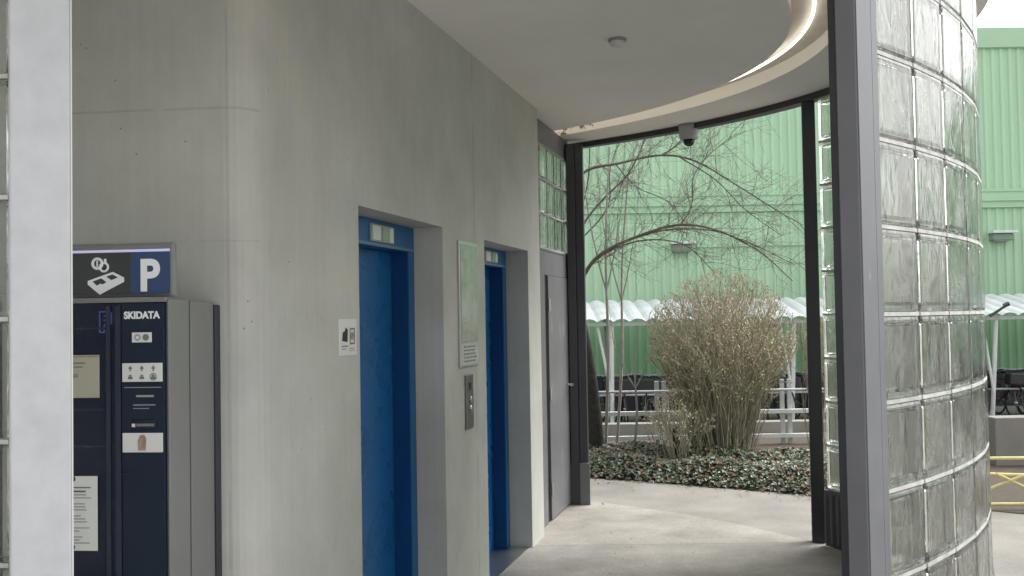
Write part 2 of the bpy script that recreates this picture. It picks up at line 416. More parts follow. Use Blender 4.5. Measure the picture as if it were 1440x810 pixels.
# ------------------------------------------------------------------ concrete lift core
def arc(c, r, a0, a1, n=6):
    return [Vector((c[0] + r * math.cos(a0 + (a1 - a0) * i / n), c[1] + r * math.sin(a0 + (a1 - a0) * i / n))) for i in range(n + 1)]
L1 = (2.287, 3.404, 2.09); L2 = (.399, 1.497, 2.078)     # lift openings: t range and head height
TC = 4.215                                                 # front end of the lift wall (chamfer)
REC = .30
core = MB()
bm = core.bm
def vq(p0, p1, z0, z1): core.quad((p0.x, p0.y, z0), (p1.x, p1.y, z0), (p1.x, p1.y, z1), (p0.x, p0.y, z1))
# rounded far corner A: from lift wall to end face
EndN = -DW
rr = .035
ca = wp(rr, rr)
cpts = []
for i in range(7):
    k = i / 6 * math.pi / 2
    cpts.append(ca + NO * (rr * math.cos(k)) + EndN * (rr * math.sin(k)))
lw_d = Vector((-.9945, .1045))                       # run of the left wall
c0 = Vector((-.868, 3.452))                           # where both wall planes meet
c0 = wp(4.315)
rc_ = .16
left = []
for i in range(9):                                    # rounded corner
    u = i / 8
    pA, pB = c0 - DW * rc_, c0 + lw_d * rc_ * .6
    left.append(pA * (1 - u) ** 2 + c0 * 2 * u * (1 - u) + pB * u ** 2)
TC = (left[0] - A).dot(DW)
left.append(c0 + lw_d * 3.7)
back = [Vector((left[-1].x, 8.75)), wp(0, 3.2)]
# wall strips on the lift side
ts = [rr, L2[0], L2[1], L1[0], L1[1], TC]
for i, (ta, tb) in enumerate(zip(ts, ts[1:])):
    op = L2 if i == 1 else L1 if i == 3 else None
    vq(wp(ta), wp(tb), op[2] if op else 0, CEIL)
    if op:
        h = op[2]
        pa, pb, qa, qb = wp(ta), wp(tb), wp(ta, REC), wp(tb, REC)
        vq(pa, qa, 0, h); vq(qb, pb, 0, h); vq(qa, qb, 0, h)
        core.quad((pa.x, pa.y, h), (pb.x, pb.y, h), (qb.x, qb.y, h), (qa.x, qa.y, h))
for p, q_ in zip(cpts, cpts[1:]): vq(p, q_, 0, CEIL)
for p, q_ in zip(left, left[1:]): vq(p, q_, 0, CEIL)
vq(left[-1], back[0], 0, CEIL); vq(back[0], Vector((-3.2, 8.75)), 0, CEIL)
vq(cpts[-1], wp(0, 3.35), 0, CEIL); vq(wp(0, 3.35), Vector((-3.2, 8.75)), 0, CEIL)
bmesh.ops.remove_doubles(bm, verts=bm.verts, dist=1e-4)
core_o = core.build('concrete_wall', M['concrete'])
for p_ in core_o.data.polygons: p_.use_smooth = False
tag(core_o, 'grey cast concrete wall holding the two blue lift doors, with a chamfered corner', 'wall')
# form-board joint grooves on the left wall (thin recessed-looking strips)
def joint(p, q_, z0, z1, name='formwork_joint'):
    pass

# ------------------------------------------------------------------ roof with ring groove
roof = thing('pavilion_roof', 'flat oval roof with pale soffit and ring shaped groove above the lift lobby', 'roof', (0, 0, 0))
AN = [-179 + 1.0 * i for i in range(179)]
def ring(mb, s0, z0, s1, z1):
    for a0, a1 in zip(AN, AN[1:]):
        p, q_, r_, t_ = oval(s0, a0), oval(s0, a1), oval(s1, a1), oval(s1, a0)
        mb.quad((p.x, p.y, z0), (q_.x, q_.y, z0), (r_.x, r_.y, z1), (t_.x, t_.y, z1))
S_RO, S_GO, S_GI = 5.205, 4.815, 4.667
mb = MB(); ring(mb, S_RO, CEIL, S_GO, CEIL)
ps = [oval(S_GI, a) for a in AN]
mb.bm.faces.new([mb.bm.verts.new((p.x, p.y, CEIL)) for p in ps])
mb.build('ceiling', M['ceiling'], roof)
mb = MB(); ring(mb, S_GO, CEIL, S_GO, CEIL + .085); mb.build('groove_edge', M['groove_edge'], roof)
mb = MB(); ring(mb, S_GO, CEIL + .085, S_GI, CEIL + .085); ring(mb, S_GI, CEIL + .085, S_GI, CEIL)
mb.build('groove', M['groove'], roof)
mb = MB(); ring(mb, S_RO, CEIL, S_RO, CEIL + .32); 
ps = [oval(S_RO, a) for a in AN]
mb.bm.faces.new([mb.bm.verts.new((p.x, p.y, CEIL + .32)) for p in ps])
p0, p1 = oval(S_RO, AN[0]), oval(S_RO, AN[-1])
mb.quad((p0.x, p0.y, CEIL), (p1.x, p1.y, CEIL), (p1.x, p1.y, CEIL + .32), (p0.x, p0.y, CEIL + .32))
mb.build('fascia', M['fascia'], roof)
mb = MB()
aa = [-121 + 1.0 * i for i in range(73)]
for a0, a1 in zip(aa, aa[1:]):
    p, q_, r_, t_ = oval(5.105, a0), oval(5.105, a1), oval(5.165, a1), oval(5.165, a0)
    z0, z1 = CEIL - .045, CEIL - .002
    mb.quad((p.x, p.y, z0), (q_.x, q_.y, z0), (r_.x, r_.y, z0), (t_.x, t_.y, z0))
    mb.quad((p.x, p.y, z0), (q_.x, q_.y, z0), (q_.x, q_.y, z1), (p.x, p.y, z1))
    mb.quad((t_.x, t_.y, z0), (r_.x, r_.y, z0), (r_.x, r_.y, z1), (t_.x, t_.y, z1))
mb.build('edge_beam', M['steel_dark'], roof)
mb = MB()      # beam added out of view over the near opening, darkens the upper wall
aa = [-142 + 1.0 * i for i in range(24)]
for a0, a1 in zip(aa, aa[1:]):
    mb.prism([oval(5.06, a0), oval(5.06, a1), oval(5.15, a1), oval(5.15, a0)], 2.76, CEIL - .003)
mb.build('shade_beam', M['steel_mid'], roof)
# LED line in the groove (lit only on the viewer's side of the ring)
mb = MB()
a_end = -79.7
pts = [(*oval(4.733, a), CEIL + .058) for a in [-52 - i for i in range(98)]]
mb.tube(pts, .0085, 8)
tag(mb.build('light_strip', M['led']), 'glowing white curved light strip set in the groove of the ceiling', 'light')

# detector and dome camera on the ceiling
t = thing('smoke_detector', 'small round white detector in the middle of the ceiling', 'smoke detector', (.61, 5.706, CEIL))
MB().lathe((0, 0, 0), [(.05, -.001), (.052, -.012), (.046, -.016)]).build('base', M['grey_plastic'], t)
MB().lathe((0, 0, 0), [(.043, -.016), (.040, -.034), (.028, -.042)]).build('cover', M['white_plastic'], t)
t = thing('security_camera', 'white dome camera with black lens under the ceiling edge', 'security camera', (1.45, 8.30, CEIL))
MB().lathe((0, 0, 0), [(.082, -.001), (.082, -.03), (.078, -.035), (.078, -.10), (.068, -.125)]).build('housing', M['grey_plastic'], t, True)
MB().lathe((0, 0, 0), [(.047, -.1255), (.045, -.150), (.034, -.168), (.015, -.178)]).build('lens_dome', M['lens'], t, True)

# ------------------------------------------------------------------ glass block walls
def block_wall(root, s_out, th, a_from, a_to, rows, p=.30, gap=.015):
    """curved wall of square glass blocks from angle a_from to a_to along the oval"""
    # arc-length table
    N = 400
    tab = [oval(s_out - .03, a_from + (a_to - a_from) * i / N) for i in range(N + 1)]
    cum = [0]
    for x, y in zip(tab, tab[1:]): cum.append(cum[-1] + (y - x).length)
    n = max(1, round(cum[-1] / p)); pw = cum[-1] / n
    def at(sv):
        i = min(N - 1, max(0, next((k for k in range(N) if cum[k + 1] >= sv), N - 1)))
        f = (sv - cum[i]) / max(1e-9, cum[i + 1] - cum[i])
        return tab[i].lerp(tab[i + 1], f)
    gb, mo = MB(), MB()
    for c in range(n):
        q0, q1 = at(c * pw), at((c + 1) * pw)
        d = (q1 - q0).normalized(); nrm = Vector((d.y, -d.x))
        mid = (q0 + q1) / 2
        Mx = Matrix(((d.x, -nrm.x, 0, mid.x), (d.y, -nrm.y, 0, mid.y), (0, 0, 1, 0), (0, 0, 0, 1)))   # local -Y outward
        wdt = (q1 - q0).length
        for z0 in rows:
            b = bmesh.new()
            bmesh.ops.create_cube(b, size=1)
            bmesh.ops.scale(b, vec=(wdt - gap, th, p - gap), verts=b.verts)
            bmesh.ops.bevel(b, geom=b.edges[:], offset=.013, segments=2, affect='EDGES', profile=.6)
            bmesh.ops.translate(b, vec=(0, 0, z0 + p / 2), verts=b.verts)
            gb.merge(b, Mx)
            b = bmesh.new()                       # hollow inside of the block
            bmesh.ops.create_cube(b, size=1)
            bmesh.ops.scale(b, vec=(wdt - gap - .044, th - .026, p - gap - .044), verts=b.verts)
            bmesh.ops.bevel(b, geom=b.edges[:], offset=.012, segments=2, affect='EDGES', profile=.5)
            bmesh.ops.reverse_faces(b, faces=b.faces[:])
            bmesh.ops.translate(b, vec=(0, 0, z0 + p / 2), verts=b.verts)
            gb.merge(b, Mx)
        # mortar: vertical joint (left side of this block) and bed joints
        zt = rows[-1] + p
        mo.box(-wdt / 2 - gap * .38, -wdt / 2 + gap * .38, -th / 2 + .013, th / 2 - .013, rows[0], zt, M=Mx)
        for z0 in list(rows) + [zt]:
            mo.box(-wdt / 2 + gap * .40, wdt / 2 - gap * .40, -th / 2 + .002, th / 2 - .002, z0 - gap * .46, z0 + gap * .46, M=Mx)
    go = gb.build('glass_blocks', M['glass'], root, recalc=False)
    mo.build('mortar_joints', M['mortar'], root)
    return at, cum[-1]

ROWS = [.395 + .3 * k for k in range(9)]
gw = thing('glass_block_wall', 'curved glass block wall on the right between two grey steel columns', 'glass wall', (0, 0, 0))
A_NEAR, A_FAR = -118.05, -75.6
block_wall(gw, 5.165, .085, A_NEAR, A_FAR, ROWS)
mb = MB()
aa = [A_NEAR + (A_FAR - A_NEAR) * i / 30 for i in range(31)]
for a0, a1 in zip(aa, aa[1:]):
    for s, z0, z1 in ((5.163, 0.004, .385), (5.105, 0.004, .385)):
        p, q_ = oval(s, a0), oval(s, a1)
        mb.quad((p.x, p.y, z0), (q_.x, q_.y, z0), (q_.x, q_.y, z1), (p.x, p.y, z1))
    p, q_, r_, t_ = oval(5.105, a0), oval(5.105, a1), oval(5.163, a1), oval(5.163, a0)
    mb.quad((p.x, p.y, .385), (q_.x, q_.y, .385), (r_.x, r_.y, .385), (t_.x, t_.y, .385))
mb.build('base_panel', M['steel_dark'], gw)
mb = MB()
for i in range(60):
    a = A_NEAR + 1 + (A_FAR - A_NEAR - 1.2) * i / 59
    p = oval(5.098, a); q_ = oval(5.10, a + .35)
    mb.tube([(p.x, p.y, .03), (p.x, p.y, .36)], .007, 4)
mb.build('base_ribs', M['steel_mid'], gw)
mb = MB()
for a0, a1 in zip(aa, aa[1:]):
    p, q_, r_, t_ = oval(5.11, a0), oval(5.11, a1), oval(5.16, a1), oval(5.16, a0)
    mb.prism([p, q_, r_, t_], 3.101, 3.104)
mb.build('top_rail', M['steel_dark'], gw)

# near right column: end face towards the opening, flange outside
def column(name, label, p, ang, parts, h=CEIL - .05, group=None):
    t = thing(name, label, 'column', (p[0], p[1], 0), ang, group)
    for nm, x0, x1, y0, y1, mm, bev in parts:
        MB().box(x0, x1, y0, y1, 0.004, h, bev).build(nm, mm, t)
    return t
# local X to the right across the view, local Y away from the viewer
column('steel_column', 'tall grey steel column in front, at the start of the curved glass block wall', (1.153, 3.396), R(-47), [
    ('post', -.074, 0.0, 0.0, .10, M['steel_mid'], .004),
    ('flange', -.012, .004, .1005, .139, M['steel_flange'], .001),
    ('cover', .0005, .004, .003, .0995, M['steel_flange'], .001),
    ('track', -.118, -.078, .03, .10, M['steel_dark'], .003)])
fc = oval(5.13, -74.2)
column('steel_column', 'black steel column in the middle, at the far end of the curved glass block wall', (fc.x, fc.y), R(-14), [
    ('post', -.045, .045, -.05, .05, M['steel_dark'], .004)])
pc = oval(5.07, -53.0)
t = column('steel_column', 'black steel column beside the grey service door', (.565, 8.93), R(-8), [
    ('post', -.075, -.003, -.07, .07, M['steel_dark'], .004),
    ('flange', 0.0, .070, -.055, .06, M['steel_dark'], .004)])
MB().box(.0, .085, -.085, -.057, .004, .36, .003).build('base_plate', M['steel_flange'], t)
MB().box(-.09, .0, -.075, -.0705, .0, .36, .001).build('base_cover', M['steel_dark'], t)
# near left column and its block wall
column('steel_column', 'pale grey steel column at the left edge, nearest the payment machine', (-1.07, 2.5), R(24), [
    ('post', -.134, .0, 0, .09, M['steel_light'], .005),
    ('edge_strip', .0005, .004, .004, .086, M['white_plastic'], 0)])
gl = thing('glass_block_wall', 'sliver of glass block wall at the left edge behind the pale column', 'glass wall')
lb, lm = MB(), MB()
Ml = Matrix.Translation((-1.07, 2.5, 0)) @ Matrix.Rotation(R(-8), 4, 'Z')
for c in range(9):
    for k in range(9):
        z0 = .42 + .3 * k
        lb.box(-.455 - .3 * c, -.168 - .3 * c, .0, .085, z0 + .006, z0 + .294, .013, M=Ml)
    lm.box(-.168 - .3 * c + .0005, -.157 - .3 * c, .006, .079, .42, 3.1, M=Ml)
    for k in range(10):
        z0 = .42 + .3 * k
        lm.box(-.4545 - .3 * c, -.1685 - .3 * c, .004, .081, z0 - .0055, z0 + .0055, M=Ml)
lb.build('glass_blocks', M['glass'], gl); lm.build('mortar_joints', M['mortar'], gl)
MB().box(-2.88, -.157, .003, .082, .004, .41, M=Ml).build('base_panel', M['steel_dark'], gl)

# ------------------------------------------------------------------ lifts
def lift(label, L, tdisp):
    t0, t1, h = L
    W = t1 - t0
    t = wall_thing('lift_door', label, 'lift door', t1, .004)       # origin: near jamb at floor; local X away from viewer
    D, D2, st, hb = .16, .25, .085, 1.955
    fr = MB()
    fr.box(.001, st, D, D2 + .045, 0, hb); fr.box(W - st, W - .001, D, D2 + .045, 0, hb); fr.box(.001, W - .001, D, D2 + .045, hb, h - .006)
    fr.build('frame', M['blue_frame'], t)
    for x0, x1 in ((W - st - .003, W - st - .0005), (st + .0005, st + .003)):
        pass
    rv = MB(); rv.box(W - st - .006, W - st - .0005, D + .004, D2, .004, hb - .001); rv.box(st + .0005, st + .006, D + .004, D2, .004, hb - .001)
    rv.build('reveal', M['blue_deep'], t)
    mid = W * .5
    MB().box(st + .006, mid - .002, D2, D2 + .03, .006, hb - .002, .002).build('door_leaf', M['blue'], t)
    MB().box(mid + .002, W - st - .006, D2 + .004, D2 + .034, .006, hb - .002, .002).build('door_leaf', M['blue'], t)
    MB().box(.012, W - .012, .02, D2 + .04, -.002, .005).build('sill', M['chrome'], t)
    x = t1 - tdisp
    ind = MB().box(x - .15, x + .15, D - .010, D - .0005, hb + .022, h - .028, .002).build('indicator', M['grey_plastic'], t)
    MB().box(x - .13, x - .035, D - .013, D - .0102, hb + .03, h - .036).build('display', M['white_plate'], ind)
    MB().box(x - .005, x + .08, D - .013, D - .0102, hb + .03, h - .036).build('display', M['lamp_green'], ind)
    MB().box(x + .09, x + .135, D - .013, D - .0102, hb + .03, h - .036).build('display', M['white_plate'], ind)
    MB().box(.012, W - .012, D - .005, D - .0005, hb + .002, hb + .016).build('header_strip', M['strip_blue'], t)
    return t
M['strip_blue'] = mat('pale_blue_steel', (.10, .20, .32), .4)
M['lamp_green'] = mat('pale_green_plate', (.30, .40, .30), .3)
lift('nearer blue lift door, the wider one, beside the small white wall sign', L1, 2.75)
lift('farther blue lift door, the narrower one, between glass notice board and service door', L2, .80)

# things on the lift wall
def wall_board(name, label, cat, ta, tb, z0, z1):
    return wall_thing(name, label, cat, ta, z0), ta - tb, z1 - z0
t, W, Hh = wall_board('wall_sign', 'small white square sign with black and red pictograms, left of the nearer lift', 'sign', 3.622, 3.448, 1.462, 1.612)
MB().box(0, W, -.006, -.0005, 0, Hh, .002).build('plate', M['white_plate'], t)
k = MB(); k.prism([(.025, .06), (.075, .055), (.08, .105), (.06, .115), (.05, .1), (.03, .095)], 0, .001, M=Matrix.Translation((0, -.0065, 0)) @ Matrix.Rotation(R(90), 4, 'X')); k.build('pictogram', M['black_ink'], t)
k = MB(); k.box(.10, .15, -.0078, -.0065, .045, .052); k.box(.10, .15, -.0078, -.0065, .105, .112); k.box(.10, .106, -.0078, -.0065, .053, .104); k.box(.144, .15, -.0078, -.0065, .053, .104)
k.build('pictogram', M['grey_ink'], t)
k = MB(); k.lathe((0, 0, 0), [(.017, 0), (.017, .001)], 16)
ko = k.build('pictogram', M['red_ink'], t); ko.location = (.125, -.0066, .079); ko.rotation_euler = (R(90), 0, 0)
k = MB(); k.box(.02, .08, -.0078, -.0065, .036, .041); k.box(.02, .06, -.0078, -.0065, .026, .029); k.box(.095, .14, -.0078, -.0065, .026, .029); k.box(.095, .15, -.0078, -.0065, .018, .020)
k.build('lettering', M['grey_ink'], t)

t, W, Hh = wall_board('notice_board', 'tall narrow reflective glass notice board between the two lifts', 'notice board', 2.037, 1.695, 1.335, 2.038)
MB().box(0, W, -.012, -.0005, 0, Hh, .002).build('frame', M['chrome'], t)
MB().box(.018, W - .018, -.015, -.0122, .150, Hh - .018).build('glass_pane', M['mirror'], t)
MB().box(.014, W - .014, -.015, -.0122, .012, .135).build('label_plate', M['label_foil'], t)
k = MB()
random.seed(3)
for r_ in range(5):
    x = .05
    while x < W - .09:
        w_ = random.uniform(.015, .05); k.box(x, x + w_, -.0162, -.0151, .03 + r_ * .02, .038 + r_ * .02); x += w_ + .014
k.build('lettering', M['grey_ink'], t)

t, W, Hh = wall_board('call_panel', 'narrow dark metal lift call panel with round buttons below the notice board', 'lift button', 1.937, 1.803, .987, 1.29)
MB().box(.0, W, -.012, -.0005, 0, Hh, .003).build('face_plate', mat('dark_brushed_metal', (.20, .20, .20), .38, .8), t)
for z in (.165, .115):
    k = MB(); k.lathe((0, 0, 0), [(.018, 0), (.018, .006), (.014, .009)], 20)
    o = k.build('button', M['chrome'], t); o.location = (W / 2, -.0125, z); o.rotation_euler = (R(90), 0, 0)
MB().box(W / 2 - .02, W / 2 + .02, -.014, -.0122, .22, .26).build('display', M['lens'], t)

# ------------------------------------------------------------------ service door with block transom
dt = thing('service_door', 'grey metal service door below a small glass block window, beside the black column', 'door', (*wp(-.03, .07), .004), WROT)
# local x = distance from the concrete corner (away from viewer)
LEN = 1.40
MB().box(.0, .40, .0, .05, 0, 2.128, .002).build('frame', M['door_grey'], dt)
MB().box(.502, LEN, -.006, .04, .012, 1.935, .003).build('door_leaf', M['door_grey'], dt)
MB().box(.401, .5, .012, .05, 0, 1.935).build('gap', M['black_ink'], dt)
MB().box(.401, LEN, .0, .05, 1.938, 2.128, .002).build('panel', M['door_grey'], dt)
hd = MB(); hd.tube([(1.19, -.006, 1.03), (1.19, -.055, 1.03), (1.09, -.06, 1.03)], .010, 8); hd.box(1.175, 1.205, -.012, -.0062, .90, 1.08, .002)
hd.build('handle', M['chrome'], dt)
hg = MB()
for z in (.25, 1.0, 1.7): hg.tube([(.505, -.012, z - .05), (.505, -.012, z + .05)], .008, 8)
hg.build('hinge', M['chrome'], dt)
tb, tm = MB(), MB()
for c in range(5):
    for r_ in range(3):
        x0 = .02 + c * .275; z0 = 2.15 + r_ * .272
        tb.box(x0 + .006, x0 + .269, .0, .07, z0 + .006, z0 + .266, .012)
for c in range(6): tm.box(.02 + c * .275 - .005, .02 + c * .275 + .005, .005, .065, 2.15, 2.966)
for r_ in range(4):
    for c in range(5): tm.box(.026 + c * .275, .2895 + c * .275, .003, .067, 2.15 + r_ * .272 - .005, 2.15 + r_ * .272 + .005)
tr = tb.build('transom_window', M['glass'], dt); tm.build('mortar_joints', M['mortar'], tr)
MB().box(.0, LEN, -.004, .06, 2.129, 2.143).build('sill_rail', M['steel_flange'], dt)
MB().box(.0, LEN, .0, .06, 2.974, CEIL - .008).build('head_panel', M['steel_mid'], dt)

# ------------------------------------------------------------------ payment machine
pm = thing('payment_machine', 'dark blue and grey parking payment machine with a lit parking sign on top', 'payment machine', (-1.043, 3.10, .004), R(-6))
PW = .62
# body: rounded grey side, front recessed
MB().box(-PW, -.0, .012, .335, .06, 1.672, .006).build('body', M['housing'], pm)
sp = MB(); sp.box(.0005, .010, .006, .15, .06, 1.674, .004); sp.box(.0005, .013, .153, .336, .06, 1.670, .004)
sp.build('side_panel', M['housing'], pm)
MB().box(.0, .011, .1502, .1528, .06, 1.668).build('seam', M['housing2'], pm)
MB().box(-PW, .022, .337, .40, .05, 1.660, .005).build('back_frame', M['machine_back'], pm)
MB().box(-PW + .02, -.01, .02, .33, .0, .058).build('plinth', M['machine_back'], pm)
FP = lambda name, x0, x1, z0, z1, y0, y1, mm, par=pm, bev=0: MB().box(x0, x1, y0, y1, z0 - .004, z1 - .004, bev).build(name, mm, par)
fr = FP('front_panel', -.136, -.002, .07, 1.668, -.006, .0115, M['navy'], bev=.002)
lp = FP('screen_panel', -PW + .02, -.1375, .07, 1.668, .000, .0115, M['navy_deep'])
rb = MB()
for x0, x1 in ((-.187, -.172), (-.158, -.1395)): rb.box(x0, x1, -.004, -.0003, .075, 1.655, .001)
for z in (.80, 1.23, 1.34, 1.585): rb.box(-PW + .03, -.19, -.003, -.0003, z, z + .006)
for z in (1.06, 1.225, .81): rb.box(-.168, -.160, -.003, -.0003, z, z + .005)
rb.build('rib', M['navy_rib'], lp)
FP('seam', -.134, -.004, 1.158, 1.161, -.0068, -.0061, M['navy_deep'], fr)
FP('top_edge', -.30, .002, 1.669, 1.684, -.012, .02, M['housing'])
text('lettering', 'SKIDATA', .0295, M['white_ink'], fr, (-.127, -.0068, 1.616), offset=.0012, sx=.93)
pl = FP('pictogram_plate', -.102, -.040, 1.548, 1.578, -.0085, -.0061, M['white_plate'], fr, .001)
k = MB(); k.torus((-.084, -.0088, 1.559), .008, .0016, (0, 1, 0), 16, 4); k.build('pictogram', M['grey_ink'], pl)
k = MB(); k.lathe((0, 0, 0), [(.010, 0), (.010, .0008)], 16); o = k.build('pictogram', M['grey_ink'], pl); o.location = (-.058, -.0086, 1.559); o.rotation_euler = (R(90), 0, 0)
pl = FP('payment_plate', -.133, -.007, 1.430, 1.486, -.0085, -.0061, M['white_plate'], fr, .001)
for i in range(3):
    k = MB(); x = -.107 + .036 * i
    k.box(x - .005, x + .005, -.0098, -.0086, 1.464, 1.470); k.box(x - .002, x + .002, -.0098, -.0086, 1.458, 1.4635)
    k.box(x - .002, x + .002, -.0098, -.0086, 1.4705, 1.474)
    k.build('pictogram', M['grey_ink'], pl)
    k = MB(); k.box(x - .007, x + .007, -.0098, -.0086, 1.434, 1.441); k.box(x - .004, x + .004, -.0098, -.0086, 1.4415, 1.447)
    if i == 2: k.torus((x, -.0092, 1.441), .010, .0013, (0, 1, 0), 16, 4)
    k.build('pictogram', M['grey_ink'], pl)
k = MB(); k.box(-.128, -.012, -.0068, -.0061, 1.408, 1.41); k.box(-.09, -.035, -.0072, -.0061, 1.380, 1.386); k.box(-.1, -.03, -.0072, -.0061, 1.355, 1.358); k.box(-.1, -.05, -.0072, -.0061, 1.345, 1.347)
k.build('lettering', M['grey_plastic'], fr)
sl = FP('card_slot', -.106, -.024, 1.286, 1.318, -.010, -.0061, M['navy_deep'], fr, .002)
MB().box(-.088, -.032, -.0115, -.0101, 1.293, 1.301).build('slot_opening', M['grey_ink'], sl)
MB().box(-.102, -.092, -.0115, -.0101, 1.291, 1.301).build('indicator', M['white_plate'], sl)
pl = FP('instruction_plate', -.133, -.007, 1.219, 1.277, -.0085, -.0061, M['white_plate'], fr, .001)
k = MB(); k.prism([(-.083, 1.221), (-.06, 1.221), (-.058, 1.255), (-.064, 1.268), (-.078, 1.266), (-.085, 1.25)], 0, .001, M=Matrix.Translation((0, -.0087, 0)) @ Matrix.Rotation(R(90), 4, 'X'))
k.build('pictogram', M['red_ink'], pl)
# blue outlined P on the glass
k = MB(); y0, y1 = -.0012, -.0002
for x0, x1, z0, z1 in ((-.209, -.205, 1.574, 1.640), (-.195, -.191, 1.574, 1.597), (-.205, -.195, 1.574, 1.578), (-.205, -.172, 1.636, 1.640), (-.191, -.172, 1.597, 1.601), (-.172, -.168, 1.601, 1.636), (-.195, -.180, 1.624, 1.627), (-.195, -.180, 1.611, 1.614)):
    k.box(x0, x1, y0, y1, z0, z1)
k.build('lettering', M['blue_ink'], lp)
sc = FP('screen', -.36, -.208, 1.383, 1.512, -.004, -.0002, M['screen'], lp, .001)
k = MB()
for z, x0, x1 in ((1.482, -.34, -.252), (1.470, -.34, -.26), (1.447, -.33, -.275), (1.441, -.33, -.275)): k.box(x0, x1, -.0052, -.0042, z, z + .004)
k.box(-.355, -.21, -.0052, -.0042, 1.502, 1.504); k.build('lettering', M['grey_ink'], sc)
# sign on top
sg = MB().box(-.42, .020, .02, .045, 1.681, 1.846, .008).build('sign', M['housing'], pm)
MB().box(-.41, -.117, .016, .0195, 1.690, 1.818).build('picture_panel', M['sign_dark'], sg)
MB().box(-.1165, .006, .016, .0195, 1.690, 1.818).build('blue_panel', M['sign_blue'], sg)
MB().box(-.41, .006, .0145, .0195, 1.8185, 1.826).build('light_bar', M['sign_led'], sg)
text('lettering', 'P', .132, M['white_ink'], sg, (-.089, .0155, 1.702), offset=.0045, sx=.93)
k = MB(); k.torus((-.222, .0145, 1.785), .015, .0045, (0, 1, 0), 20, 6); k.torus((-.201, .0145, 1.774), .013, .0035, (0, 1, 0), 20, 6)
k.box(-.200, -.193, .0125, .0155, 1.786, 1.799); k.box(-.224, -.220, .0125, .0155, 1.776, 1.794); k.build('pictogram', M['white_ink'], sg)
FX = Matrix.Translation((0, .0156, 0)) @ Matrix.Rotation(R(90), 4, 'X')
k = MB(); k.prism([(-.252, 1.733), (-.172, 1.759), (-.137, 1.741), (-.137, 1.728), (-.195, 1.700), (-.213, 1.690), (-.222, 1.697), (-.252, 1.722)], 0, .003, M=FX); k.build('pictogram', M['white_ink'], sg)
k = MB(); k.prism([(-.236, 1.731), (-.208, 1.740), (-.192, 1.728), (-.203, 1.722), (-.212, 1.724), (-.222, 1.718)], .0032, .0042, M=FX)
k.prism([(-.192, 1.745), (-.172, 1.751), (-.155, 1.742), (-.176, 1.734)], .0032, .0042, M=FX); k.build('pictogram', M['sign_dark'], sg)
# taped paper
pn = thing('paper_notice', 'white printed paper notice taped to the front of the payment machine', 'notice', (-1.043, 3.10, 0), R(-6))
MB().box(-.36, -.214, -.0062, -.0045, .925, 1.148).build('sheet', M['paper'], pn)
k = MB(); random.seed(11)
for i in range(18):
    z = 1.10 - i * .009
    if i in (3, 7, 11, 14): continue
    k.box(-.335, -.335 + random.uniform(.06, .105), -.0072, -.0063, z, z + .0022)
k.box(-.335, -.235, -.0072, -.0063, 1.112, 1.116); k.box(-.31, -.25, -.0072, -.0063, 1.100, 1.105)
k.build('lettering', M['grey_ink'], pn)
k = MB()
for x, z in ((-.293, 1.140), (-.295, .935)):
    t_ = bmesh.new(); bmesh.ops.create_circle(t_, cap_ends=True, radius=.010, segments=14)
    ex = bmesh.ops.extrude_face_region(t_, geom=t_.faces[:]); bmesh.ops.translate(t_, vec=(0, 0, .0015), verts=[v for v in ex['geom'] if isinstance(v, bmesh.types.BMVert)])
    k = MB(); k.merge(t_, Matrix.Translation((x, -.0064, z)) @ Matrix.Rotation(R(90), 4, 'X')); k.build('tape', M['black_ink'], pn)

# ------------------------------------------------------------------ planting bed
def bedfront(x): return 10.38 - (x - .785) * .60 - .03 * (x - .785) ** 2
xs = [-6 + .25 * i for i in range(49)]
g = MB()
for x0, x1 in zip(xs, xs[1:]):
    g.quad((x0, bedfront(x0), .006), (x1, bedfront(x1), .006), (x1, 13.4, .006), (x0, 13.4, .006))
tag(g.build('soil_ground', M['soil']), kind='structure')

def leaf(mb, c, nrm, ln, wd, roll):
    n_ = Vector(nrm).normalized(); x = n_.cross(Vector((math.cos(roll), math.sin(roll), .3))).normalized(); y = n_.cross(x)
    c = Vector(c)
    a, b, d, e = c - x * ln * .5, c + y * wd * .5 - x * ln * .1, c + x * ln * .5, c - y * wd * .5 - x * ln * .1
    up = n_ * wd * .15
    v = [mb.bm.verts.new(q) for q in (a, b + up, d, e + up)]
    mb.bm.faces.new((v[0], v[1], v[2])); mb.bm.faces.new((v[0], v[2], v[3]))
random.seed(21)
iv, dr = MB(), MB()
for i in range(33000):
    x = random.uniform(-.6, 3.7)
    y = bedfront(x) + (random.random() ** 1.3) * 1.9 + random.gauss(0, .04) - .03
    bump_ = .5 + .5 * math.sin(x * 5.1 + y * 2) * math.sin(x * 2.3 - y * 3.7)
    if random.random() > .35 + .65 * bump_: continue
    hh = (.035 + .145 * min(1, (y - bedfront(x) + .05) / .35)) * (.6 + .5 * bump_)
    z = .01 + hh * (1 - random.random() ** 2.2 * .9)
    tilt = (random.gauss(0, .5), random.gauss(-.35, .5), 1)
    s = random.uniform(.024, .062)
    leaf(iv if random.random() < .77 else dr, (x, y, z), tilt, s, s * .8, random.uniform(0, 6.28))
o = iv.build('ground_cover', M['ivy'], recalc=False); tag(o, 'low dark green ivy covering the planting bed', 'ivy', kind='stuff')
for i in range(260):          # litter blown onto the path along the bed
    x = random.uniform(-.2, 3.6); y = bedfront(x) - random.expovariate(5) ; s_ = random.uniform(.012, .04)
    leaf(dr, (x, y, .012), (random.gauss(0, .25), random.gauss(0, .25), 1), s_, s_ * .6, random.uniform(0, 6.28))
